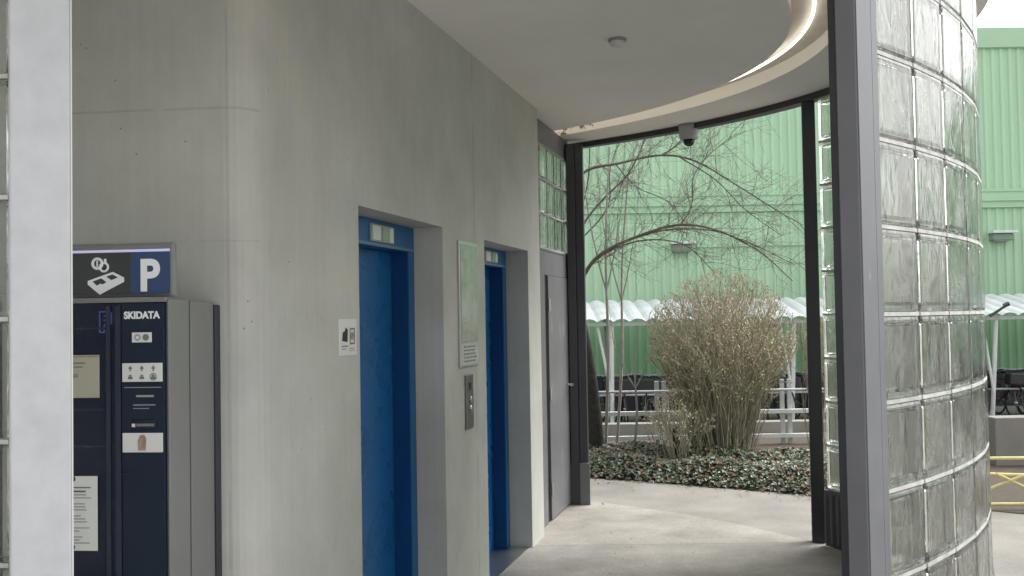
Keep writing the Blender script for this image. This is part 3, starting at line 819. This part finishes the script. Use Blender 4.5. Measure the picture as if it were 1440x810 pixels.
for i in range(40):
    p = oval(random.uniform(4.0, 5.0), random.uniform(-95, -62)); s_ = random.uniform(.01, .028)
    leaf(dr, (p.x, p.y, .012), (random.gauss(0, .25), random.gauss(0, .25), 1), s_, s_ * .6, random.uniform(0, 6.28))
o = dr.build('fallen_leaves', M['ivy_dry'], recalc=False); tag(o, 'dry brown leaves among the ivy', 'leaves', kind='stuff')

# ------------------------------------------------------------------ vase-shaped bush
def vase_bush(name, label, base, h, rad, nst, mat_t, mat_b, spread=1.0, buds=9, group=None, r0_=.008):
    t = thing(name, label, 'bush', base, 0, group)
    tw, bd = MB(), MB()
    for i in range(nst):
        a = random.uniform(0, 6.28); k = math.sqrt(random.random())
        bx, by = .36 * rad * k * math.cos(a), .36 * rad * k * math.sin(a)
        a2 = a + random.gauss(0, .3)
        th = math.acos(max(-1, 1 - 1.22 * k * k)) if k < 1 else 1.8      # even spread over a ball-shaped crown
        rc, zc = rad * random.uniform(.90, 1.0), h - rad * .98
        if random.random() < .3: rc *= random.uniform(.5, .95)
        ex, ey = rc * math.sin(th) * math.cos(a2), rc * math.sin(th) * math.sin(a2)
        ez = zc + rc * .98 * math.cos(th) * (1 if th < 1.57 else .9)
        dome = max(ez * 1.02, .2); f = 1
        pts, n_ = [], 7
        jx, jy = random.gauss(0, .05), random.gauss(0, .05)
        for j in range(n_ + 1):
            u = j / n_
            e = u ** 1.7
            pts.append(Vector((bx + (ex * f - bx) * e + jx * math.sin(u * 4), by + (ey * f - by) * e + jy * math.sin(u * 5 + 1), ez * u)))
        r = r0_ * random.uniform(.5, 1.15)
        tw.tube(pts, [r * (1 - .78 * j / n_) for j in range(n_ + 1)], 3, False)
        for q in range(4):            # side twigs
            u = random.uniform(.4, 1.0) ** .7; j = min(n_ - 1, int(u * n_)); p = pts[j].lerp(pts[j + 1], u * n_ - j)
            d = (pts[j + 1] - pts[j]).normalized() + Vector((random.gauss(0, .5), random.gauss(0, .5), random.gauss(0, .25)))
            ln = random.uniform(.12, .34)
            e = p + d.normalized() * ln
            cc = Vector((0, 0, h - rad * .98)); dv = e - cc
            if e.z > cc.z - .2 and dv.length > rad: e = cc + dv * (rad / dv.length) * random.uniform(.93, 1.0)
            tw.tube([p, p.lerp(e, .5) + Vector((random.gauss(0, .012), random.gauss(0, .012), .01)), e], [r * .45, r * .35, r * .2], 3, False)
            for b_ in range(buds // 3):
                q_ = p.lerp(e, random.uniform(.3, 1.0)); s = random.uniform(.014, .034)
                leaf(bd, q_, (random.gauss(0, 1), random.gauss(0, 1), random.gauss(.3, 1)), s, s * .55, random.uniform(0, 6.28))
    tw.build('branches', mat_t, t, recalc=False); bd.build('foliage', mat_b, t, recalc=False)
    return t
random.seed(5)
vase_bush('bush', 'large round leafless tan bush of upright twigs in the ivy bed', (2.30, 11.45, 0), 2.12, 0.86, 760, M['twig'], M['bud'], buds=18, r0_=.0066)
random.seed(6)
vase_bush('shrub', 'small twiggy shrub on a dark stump left of the large tan bush', (1.74, 11.0, 0), .85, .42, 70, M['twig'], M['bud'], r0_=.007)
vase_bush('shrub', 'slender reddish shrub beside the far black column', (3.40, 11.6, 0), 1.6, .24, 50, M['twig'], M['bud_red'], r0_=.006)
k = MB(); k.tube([(1.72, 10.98, 0), (1.725, 10.97, .2), (1.70, 10.98, .42)], [.05, .04, .032], 8)
tag(k.build('tree_stump', M['bark']), 'thin dark stump standing in front of the tan bush', 'stump')

# ------------------------------------------------------------------ bare arching tree
random.seed(14)
def grow(mb, pts, r0_, r1_, n=5):
    k = len(pts); mb.tube(pts, [r0_ + (r1_ - r0_) * i / (k - 1) for i in range(k)], n)
def smooth_path(ctrl, n=5):
    c = [Vector(p) for p in ctrl]; c = [c[0] * 2 - c[1]] + c + [c[-1] * 2 - c[-2]]; out = []
    for i in range(1, len(c) - 2):
        for j in range(n):
            t_ = j / n; p0_, p1_, p2_, p3_ = c[i - 1:i + 3]
            out.append(.5 * ((2 * p1_) + (p2_ - p0_) * t_ + (2 * p0_ - 5 * p1_ + 4 * p2_ - p3_) * t_ ** 2 + (3 * p1_ - p0_ - 3 * p2_ + p3_) * t_ ** 3))
    out.append(c[-2]); return out
tree = thing('bare_tree', 'leafless tree with dark trunk and long branches arching right over the bush', 'tree', (.85, 11.75, 0))
trk = MB()
tr1 = smooth_path([(0.09, 0, -.02), (.06, 0, .5), (.0, .0, 1.1), (-.10, .0, 1.75), (-.05, .02, 2.1)])
grow(trk, tr1, .095, .05, 10)
tr2 = smooth_path([(-.03, .15, -.02), (-.06, .12, .7), (-.12, .05, 1.5), (-.20, .0, 2.3), (-.3, 0, 3.2)]); grow(trk, tr2, .07, .04, 8)
trk.build('trunk', M['bark'], tree, True)
br, fine = MB(), MB()
arcs = [
    ([(-.05, .02, 2.05), (.14, .0, 2.30), (.50, -.1, 2.48), (1.0, -.2, 2.62), (1.45, -.2, 2.56), (1.95, -.1, 2.32), (2.35, 0, 1.98)], .028, .006),
    ([(-.08, .0, 1.9), (.0, .1, 2.14), (.25, .1, 2.36), (.60, .2, 2.52), (1.05, .3, 2.62), (1.6, .5, 2.60), (2.1, .6, 2.42), (2.6, .8, 2.2)], .024, .005),
    ([(-.09, .0, 1.8), (.05, .2, 2.2), (.4, .3, 2.42), (.8, .3, 2.50), (1.2, .3, 2.42), (1.5, .2, 2.1)], .02, .005),
    ([(-.25, .0, 2.8), (-.02, .0, 3.25), (.4, .0, 3.36), (.9, .1, 3.46), (1.3, .1, 3.38), (1.8, .2, 3.1), (2.3, .3, 2.8), (2.6, .4, 2.65)], .024, .005),
    ([(-.2, .0, 2.3), (.0, .1, 2.7), (.25, .3, 3.0), (.55, .4, 3.3), (.75, .4, 3.7), (.9, .5, 4.2)], .02, .006),
    ([(.9, .1, 3.46), (1.1, .2, 3.6), (1.45, .3, 4.0), (1.6, .3, 4.3)], .014, .005),
    ([(-.02, .0, 3.2), (-.15, .1, 3.6), (-.1, .2, 4.2)], .016, .006),
    ([(1.05, -.2, 2.62), (1.2, -.1, 2.85), (1.25, .0, 3.2), (1.5, .1, 3.5), (1.9, .2, 3.75)], .011, .004),
    ([(.35, .0, 3.36), (.6, .1, 3.1), (.95, .2, 2.95), (1.15, .2, 2.72)], .008, .004),
    ([(1.1, .1, 3.44), (1.5, .0, 3.15), (1.8, -.1, 2.8), (2.2, -.1, 2.5)], .010, .004),
    ([(-.15, .3, 2.4), (.3, .5, 2.9), (.35, .5, 3.4), (.6, .6, 4.0)], .012, .005),
    ([(-.15, .3, 2.6), (.05, .5, 3.1), (.1, .5, 3.7), (.0, .6, 4.3)], .012, .005),
]
def twigs(path, r, depth, dens):
    n_ = len(path)
    cnt = int(dens * n_)
    for _ in range(cnt):
        i = random.randint(int(n_ * .2), n_ - 2); p = path[i]
        d = (path[i + 1] - path[i]).normalized()
        side = Vector((random.gauss(0, .6), random.gauss(0, .5), random.gauss(.25, .7)))
        v = (d * .8 + side).normalized()
        ln = random.uniform(.25, .8) * (1 if depth == 0 else .55)
        q = [p]; cur = p.copy()
        for s in range(5):
            v = (v + Vector((random.gauss(0, .16), random.gauss(0, .16), random.gauss(-.03, .14)))).normalized()
            cur = cur + v * ln / 5; q.append(cur.copy())
        rr_ = r * (.55 if depth == 0 else .6)
        fine.tube(q, [max(.0016, rr_ * (1 - .7 * k / 5)) for k in range(6)], 3, False)
        if depth < 2: twigs(q, rr_, depth + 1, .55 if depth == 0 else .4)
for ctrl, ra, rb_ in arcs:
    p = smooth_path(ctrl, 6); grow(br, p, ra * .8, rb_ * .8, 6); twigs(p, .0085, 0, .62)
br.build('crown', M['branch'], tree, recalc=False)
fine.build('twigs', M['branch_fine'], tree, recalc=False)
# pale upright saplings
def sapling(label, base, h, lean, r, fork=True):
    mb = MB()
    p = smooth_path([(0, 0, 0), (lean * .3 + .02, 0, h * .33), (lean * .6 - .02, .03, h * .66), (lean, .05, h)]); grow(mb, p, r, r * .45, 6)
    if fork:
        for sx in (-1, 1):
            q = smooth_path([p[8], p[8] + Vector((sx * .1, .05, h * .12)), p[8] + Vector((sx * .22, .08, h * .32)), p[8] + Vector((sx * .26, .1, h * .55))], 4); grow(mb, q, r * .5, r * .2, 5)
            for _ in range(5):
                i = random.randint(3, len(q) - 2); e = q[i] + Vector((random.gauss(0, .15), random.gauss(0, .1), random.uniform(.1, .3)))
                mb.tube([q[i], q[i].lerp(e, .5) + Vector((0, 0, .02)), e], [r * .25, r * .2, r * .1], 3, False)
    o = mb.build('sapling', M['pale_bark']); o.location = base
    return tag(o, label, 'sapling')
sapling('pale thin sapling nearest the trunk of the bare tree', (1.05, 12.0, 0), 3.6, .12, .022)
sapling('pale thin sapling leaning right behind the bare tree', (1.22, 12.4, 0), 3.4, .22, .020)
sapling('low forked grey stem in the ivy between bare tree and bush', (1.34, 11.7, 0), 1.5, .1, .016)

# ------------------------------------------------------------------ railing and low wall
rl = thing('railing', 'grey metal railing with three rails behind the planting bed', 'railing', (0, 12.75, 0))
ra = MB()
ra.tube([(-4, 0, .69), (5.4, -.3, .69)], .016, 8); ra.build('rail', M['galv'], rl)
ra = MB(); ra.box(-4, 5.4, -.03, .03, .385, .435, .004); ra.build('rail', M['galv_pale'], rl)
ra = MB(); ra.box(-4, 5.4, -.03, .03, .085, .135, .004); ra.build('rail', M['galv_pale'], rl)
for x in (-1.6, 0.2, 1.77, 1.86, 3.32, 3.41, 5.0):
    MB().box(x - .025, x + .025, .032, .075, 0, .80, .003).build('post', M['galv'], rl)
lw = MB(); lw.prism([(-6, 13.9), (4.0, 13.9), (4.5, 13.4), (6.6, 10.6), (14, 10.4), (14, 10.65), (6.75, 10.85), (4.62, 13.62), (4.1, 14.15), (-6, 14.15)], -.1, .16)
lw.build('low_wall', M['concrete_low'])
bpy.data.objects['low_wall'].name = 'low_concrete_wall'
tag(bpy.data.objects['low_concrete_wall'], 'low grey concrete kerb wall edging the sunken bicycle yard', 'wall')
pw = MB(); pw.box(4.95, 14, 10.66, 10.9, 0, .50, .01)
tag(pw.build('parapet_wall', M['concrete_low']), 'grey concrete parapet wall at the right edge below the shelter posts', 'wall')

# ------------------------------------------------------------------ green building
YB = 24.0
gb = thing('green_building', 'large green building with corrugated metal cladding', 'building', (0, YB, -.6))
def corrugated(x0, x1, z0, z1, p=.235, d=.035):
    mb = MB(); x = x0; prof = []
    while x < x1:
        prof += [(x, 0), (x + p * .42, 0), (x + p * .55, -d), (x + p * .87, -d)]; x += p
    for (xa, ya), (xb, yb) in zip(prof, prof[1:]): mb.quad((xa, ya, z0), (xb, yb, z0), (xb, yb, z1), (xa, ya, z1))
    return mb
corrugated(-22, 34, 5.05, 8.35, .20).build('upper_cladding', M['green'], gb)
corrugated(-22, 34, 2.55, 4.60, .20).build('middle_cladding', M['green'], gb)
corrugated(-22, 34, .85, 2.548, .20).build('lower_cladding', M['green_shaded'], gb)
MB().box(-22, 34, -.075, .0, 4.602, 5.048, .006).build('ledge', M['green_trim'], gb)
k = MB(); k.box(-22, 34, -.125, -.077, 4.76, 4.80); k.box(-22, 34, -.10, -.077, 4.55 + .06, 4.55 + .09); k.box(-22, 34, -.10, -.077, 4.98, 5.02); k.build('gutter', M['green_trim'], gb)
MB().box(-22, 34, -.10, .3, 8.352, 8.82, .01).build('fascia', M['green_trim'], gb)
MB().box(-22, 34, .02, 12, .0, 8.3).build('wall', M['green_shaded'], gb)
MB().box(-22, 34, -.03, .018, .0, .848).build('plinth', M['plinth'], gb)
def wall_lamp(label, x, z):
    t = thing('wall_lamp', label, 'wall lamp', (x, YB - .036, z))
    MB().box(-.28, .30, -.34, .0, .06, .12, .008).build('shade', M['galv_pale'], t)
    MB().box(-.24, .22, -.26, .0, -.10, .055, .02).build('housing', mat('lamp_grey_green', (.20, .30, .22), .5), t)
    MB().box(-.2, .18, -.24, -.02, -.118, -.1015, .004).build('lens', M['grey_plastic'], t)
wall_lamp('boxy wall lamp on the green cladding above the bush', 3.95, 3.2)
wall_lamp('boxy wall lamp on the green cladding at the right edge', 11.35, 3.33)
k = MB(); k.tube([(4.3, YB - .06, 3.2), (7.5, YB - .06, 3.22), (11.0, YB - .06, 3.3)], .02, 6)
tag(k.build('cable_conduit', M['green_trim']), 'thin conduit along the green cladding linking the two wall lamps', 'conduit')

# ------------------------------------------------------------------ bicycle shelter
sh = thing('bicycle_shelter', 'open bicycle shelter with white corrugated roof in front of the green building', 'shelter', (0, 0, -.6))
mb = MB(); p = .32; x = -14.0; prev = None
while x < 24:
    for fx, dz in ((0, 0), (.08, .045), (.16, .06), (.24, .045)):
        X = x + fx; c = ((X, 20.4, 2.11 + dz), (X, 22.6, 2.52 + dz))
        if prev: mb.quad(prev[0], c[0], c[1], prev[1])
        prev = c
    x += p
mb.build('roof', M['poly'], sh, True)
MB().box(-14, 24, 20.55, 20.63, 2.03, 2.10).build('beam', M['galv'], sh)
MB().box(-14, 24, 22.3, 22.38, 2.36, 2.43).build('beam', M['galv'], sh)
for x in (-9.1, -5.4, -1.7, 1.98, 5.62, 9.66, 13.4, 17.1):
    k = MB(); k.tube([(x, 20.9, 0), (x, 20.62, 2.03)], .045, 8); k.build('post', M['galv_pale'], sh)
    k = MB(); k.tube([(x, 20.95, 0), (x, 22.3, 2.36)], .035, 8); k.build('post', M['galv'], sh)
    k = MB(); k.tube([(x, 20.80, .55), (x - .28, 20.62, 2.0)], .03, 8); k.build('brace', M['galv_pale'], sh)
    MB().box(x - .16, x + .16, 20.75, 21.1, .0, .06, .01).build('base_plate', M['galv_pale'], sh)

k = MB(); k.tube([(9.42, 20.36, 2.10), (9.74, 20.36, 2.30)], .03, 6); k.tube([(9.70, 20.36, 2.30), (9.80, 20.36, 2.34)], .05, 6); k.build('strut', M['steel_dark'], sh)

# ------------------------------------------------------------------ bicycles
def bicycle(mframe):
    t = thing('bicycle', 'dark bicycle parked in the row under the white shelter roof', 'bicycle', (0, 0, -.6), 0, 'bicycles parked under the shelter')
    # local Y = length axis (front at -Y)
    for y in (-.52, .52):
        wh = MB().torus((0, y, .34), .325, .019, (1, 0, 0), 20, 5).build('wheel', M['tyre'], t)
        k = MB()
        for i in range(10):
            a = i * math.pi / 5; k.tube([(0, y, .34), (0, y + .31 * math.cos(a), .34 + .31 * math.sin(a))], .0025, 3, False)
        k.tube([(-.03, y, .34), (.03, y, .34)], .02, 8); k.build('spokes', M['galv'], wh)
    f = MB()
    for a, b, r in (((0, -.40, .78), (0, .16, .80), .017), ((0, -.42, .70), (0, .06, .30), .019), ((0, .20, .88), (0, .06, .30), .016), ((0, .06, .30), (0, .52, .34), .011), ((0, .17, .76), (0, .52, .34), .010), ((0, -.37, .88), (0, -.52, .34), .016)):
        f.tube([a, b], r, 6)
    f.build('frame', mframe, t)
    MB().tube([(-.29, -.25, .99), (-.24, -.33, 1.02), (0, -.38, 1.0), (.24, -.33, 1.02), (.29, -.25, .99)], .013, 6).build('handlebar', M['galv'], t)
    k = MB(); k.prism([(-.03, .02), (.03, .02), (.08, .24), (.05, .29), (-.05, .29), (-.08, .24)], .89, .94); k.build('saddle', M['bike_black'], t)
    k = MB()
    k.box(-.20, .20, -.62, -.40, .70, .94, .03); k.build('basket', M['bike_black'], t)
    return t
random.seed(9)
protos = [bicycle(M['bike_black']), bicycle(M['bike_red']), bicycle(M['bike_grey'])]
i = 0; x = .9
while x < 11.2:
    o = protos[i] if i < 3 else copy_tree(protos[i % 3])
    o.location = (x, 21.55 + random.uniform(-.12, .12), -.6); o.rotation_euler = (0, R(random.uniform(-6, 6)), R(random.uniform(-16, 16)))
    x += random.uniform(.30, .42); i += 1
rk = thing('bicycle_rack', 'long galvanised bicycle rack rail under the shelter', 'bicycle rack', (0, 20.95, -.6))
MB().tube([(-3, 0, .62), (13, 0, .62)], .022, 8).build('rail', M['galv'], rk)
for j in range(9):
    MB().tube([(-2.4 + 1.84 * j, 0, 0), (-2.4 + 1.84 * j, 0, .60)], .022, 8).build('post', M['galv'], rk)

# ------------------------------------------------------------------ yellow trestles by the parapet
def trestle(label, x, y, rz):
    t = thing('barrier', label, 'barrier', (x, y, 0), rz, 'yellow barriers by the parapet')
    MB().tube([(-.6, 0, .42), (.7, 0, .42)], .013, 8).build('rail', M['yellow'], t)
    MB().tube([(-.6, .02, .31), (.7, .02, .26)], .012, 8).build('rail', M['yellow'], t)
    MB().tube([(-.6, .02, .05), (.7, .02, .05)], .013, 8).build('rail', M['yellow'], t)
    MB().tube([(-.5, -.02, .05), (.15, -.02, .30)], .011, 8).build('brace', M['yellow'], t)
    MB().tube([(.4, -.02, .05), (-.1, -.02, .30)], .011, 8).build('brace', M['yellow'], t)
    for xx in (-.6, .7): MB().tube([(xx, 0, 0), (xx, 0, .45)], .013, 8).build('leg', M['yellow'], t)
trestle('yellow tube barrier lying beside the curved glass wall at the right edge', 3.95, 8.3, R(-4))
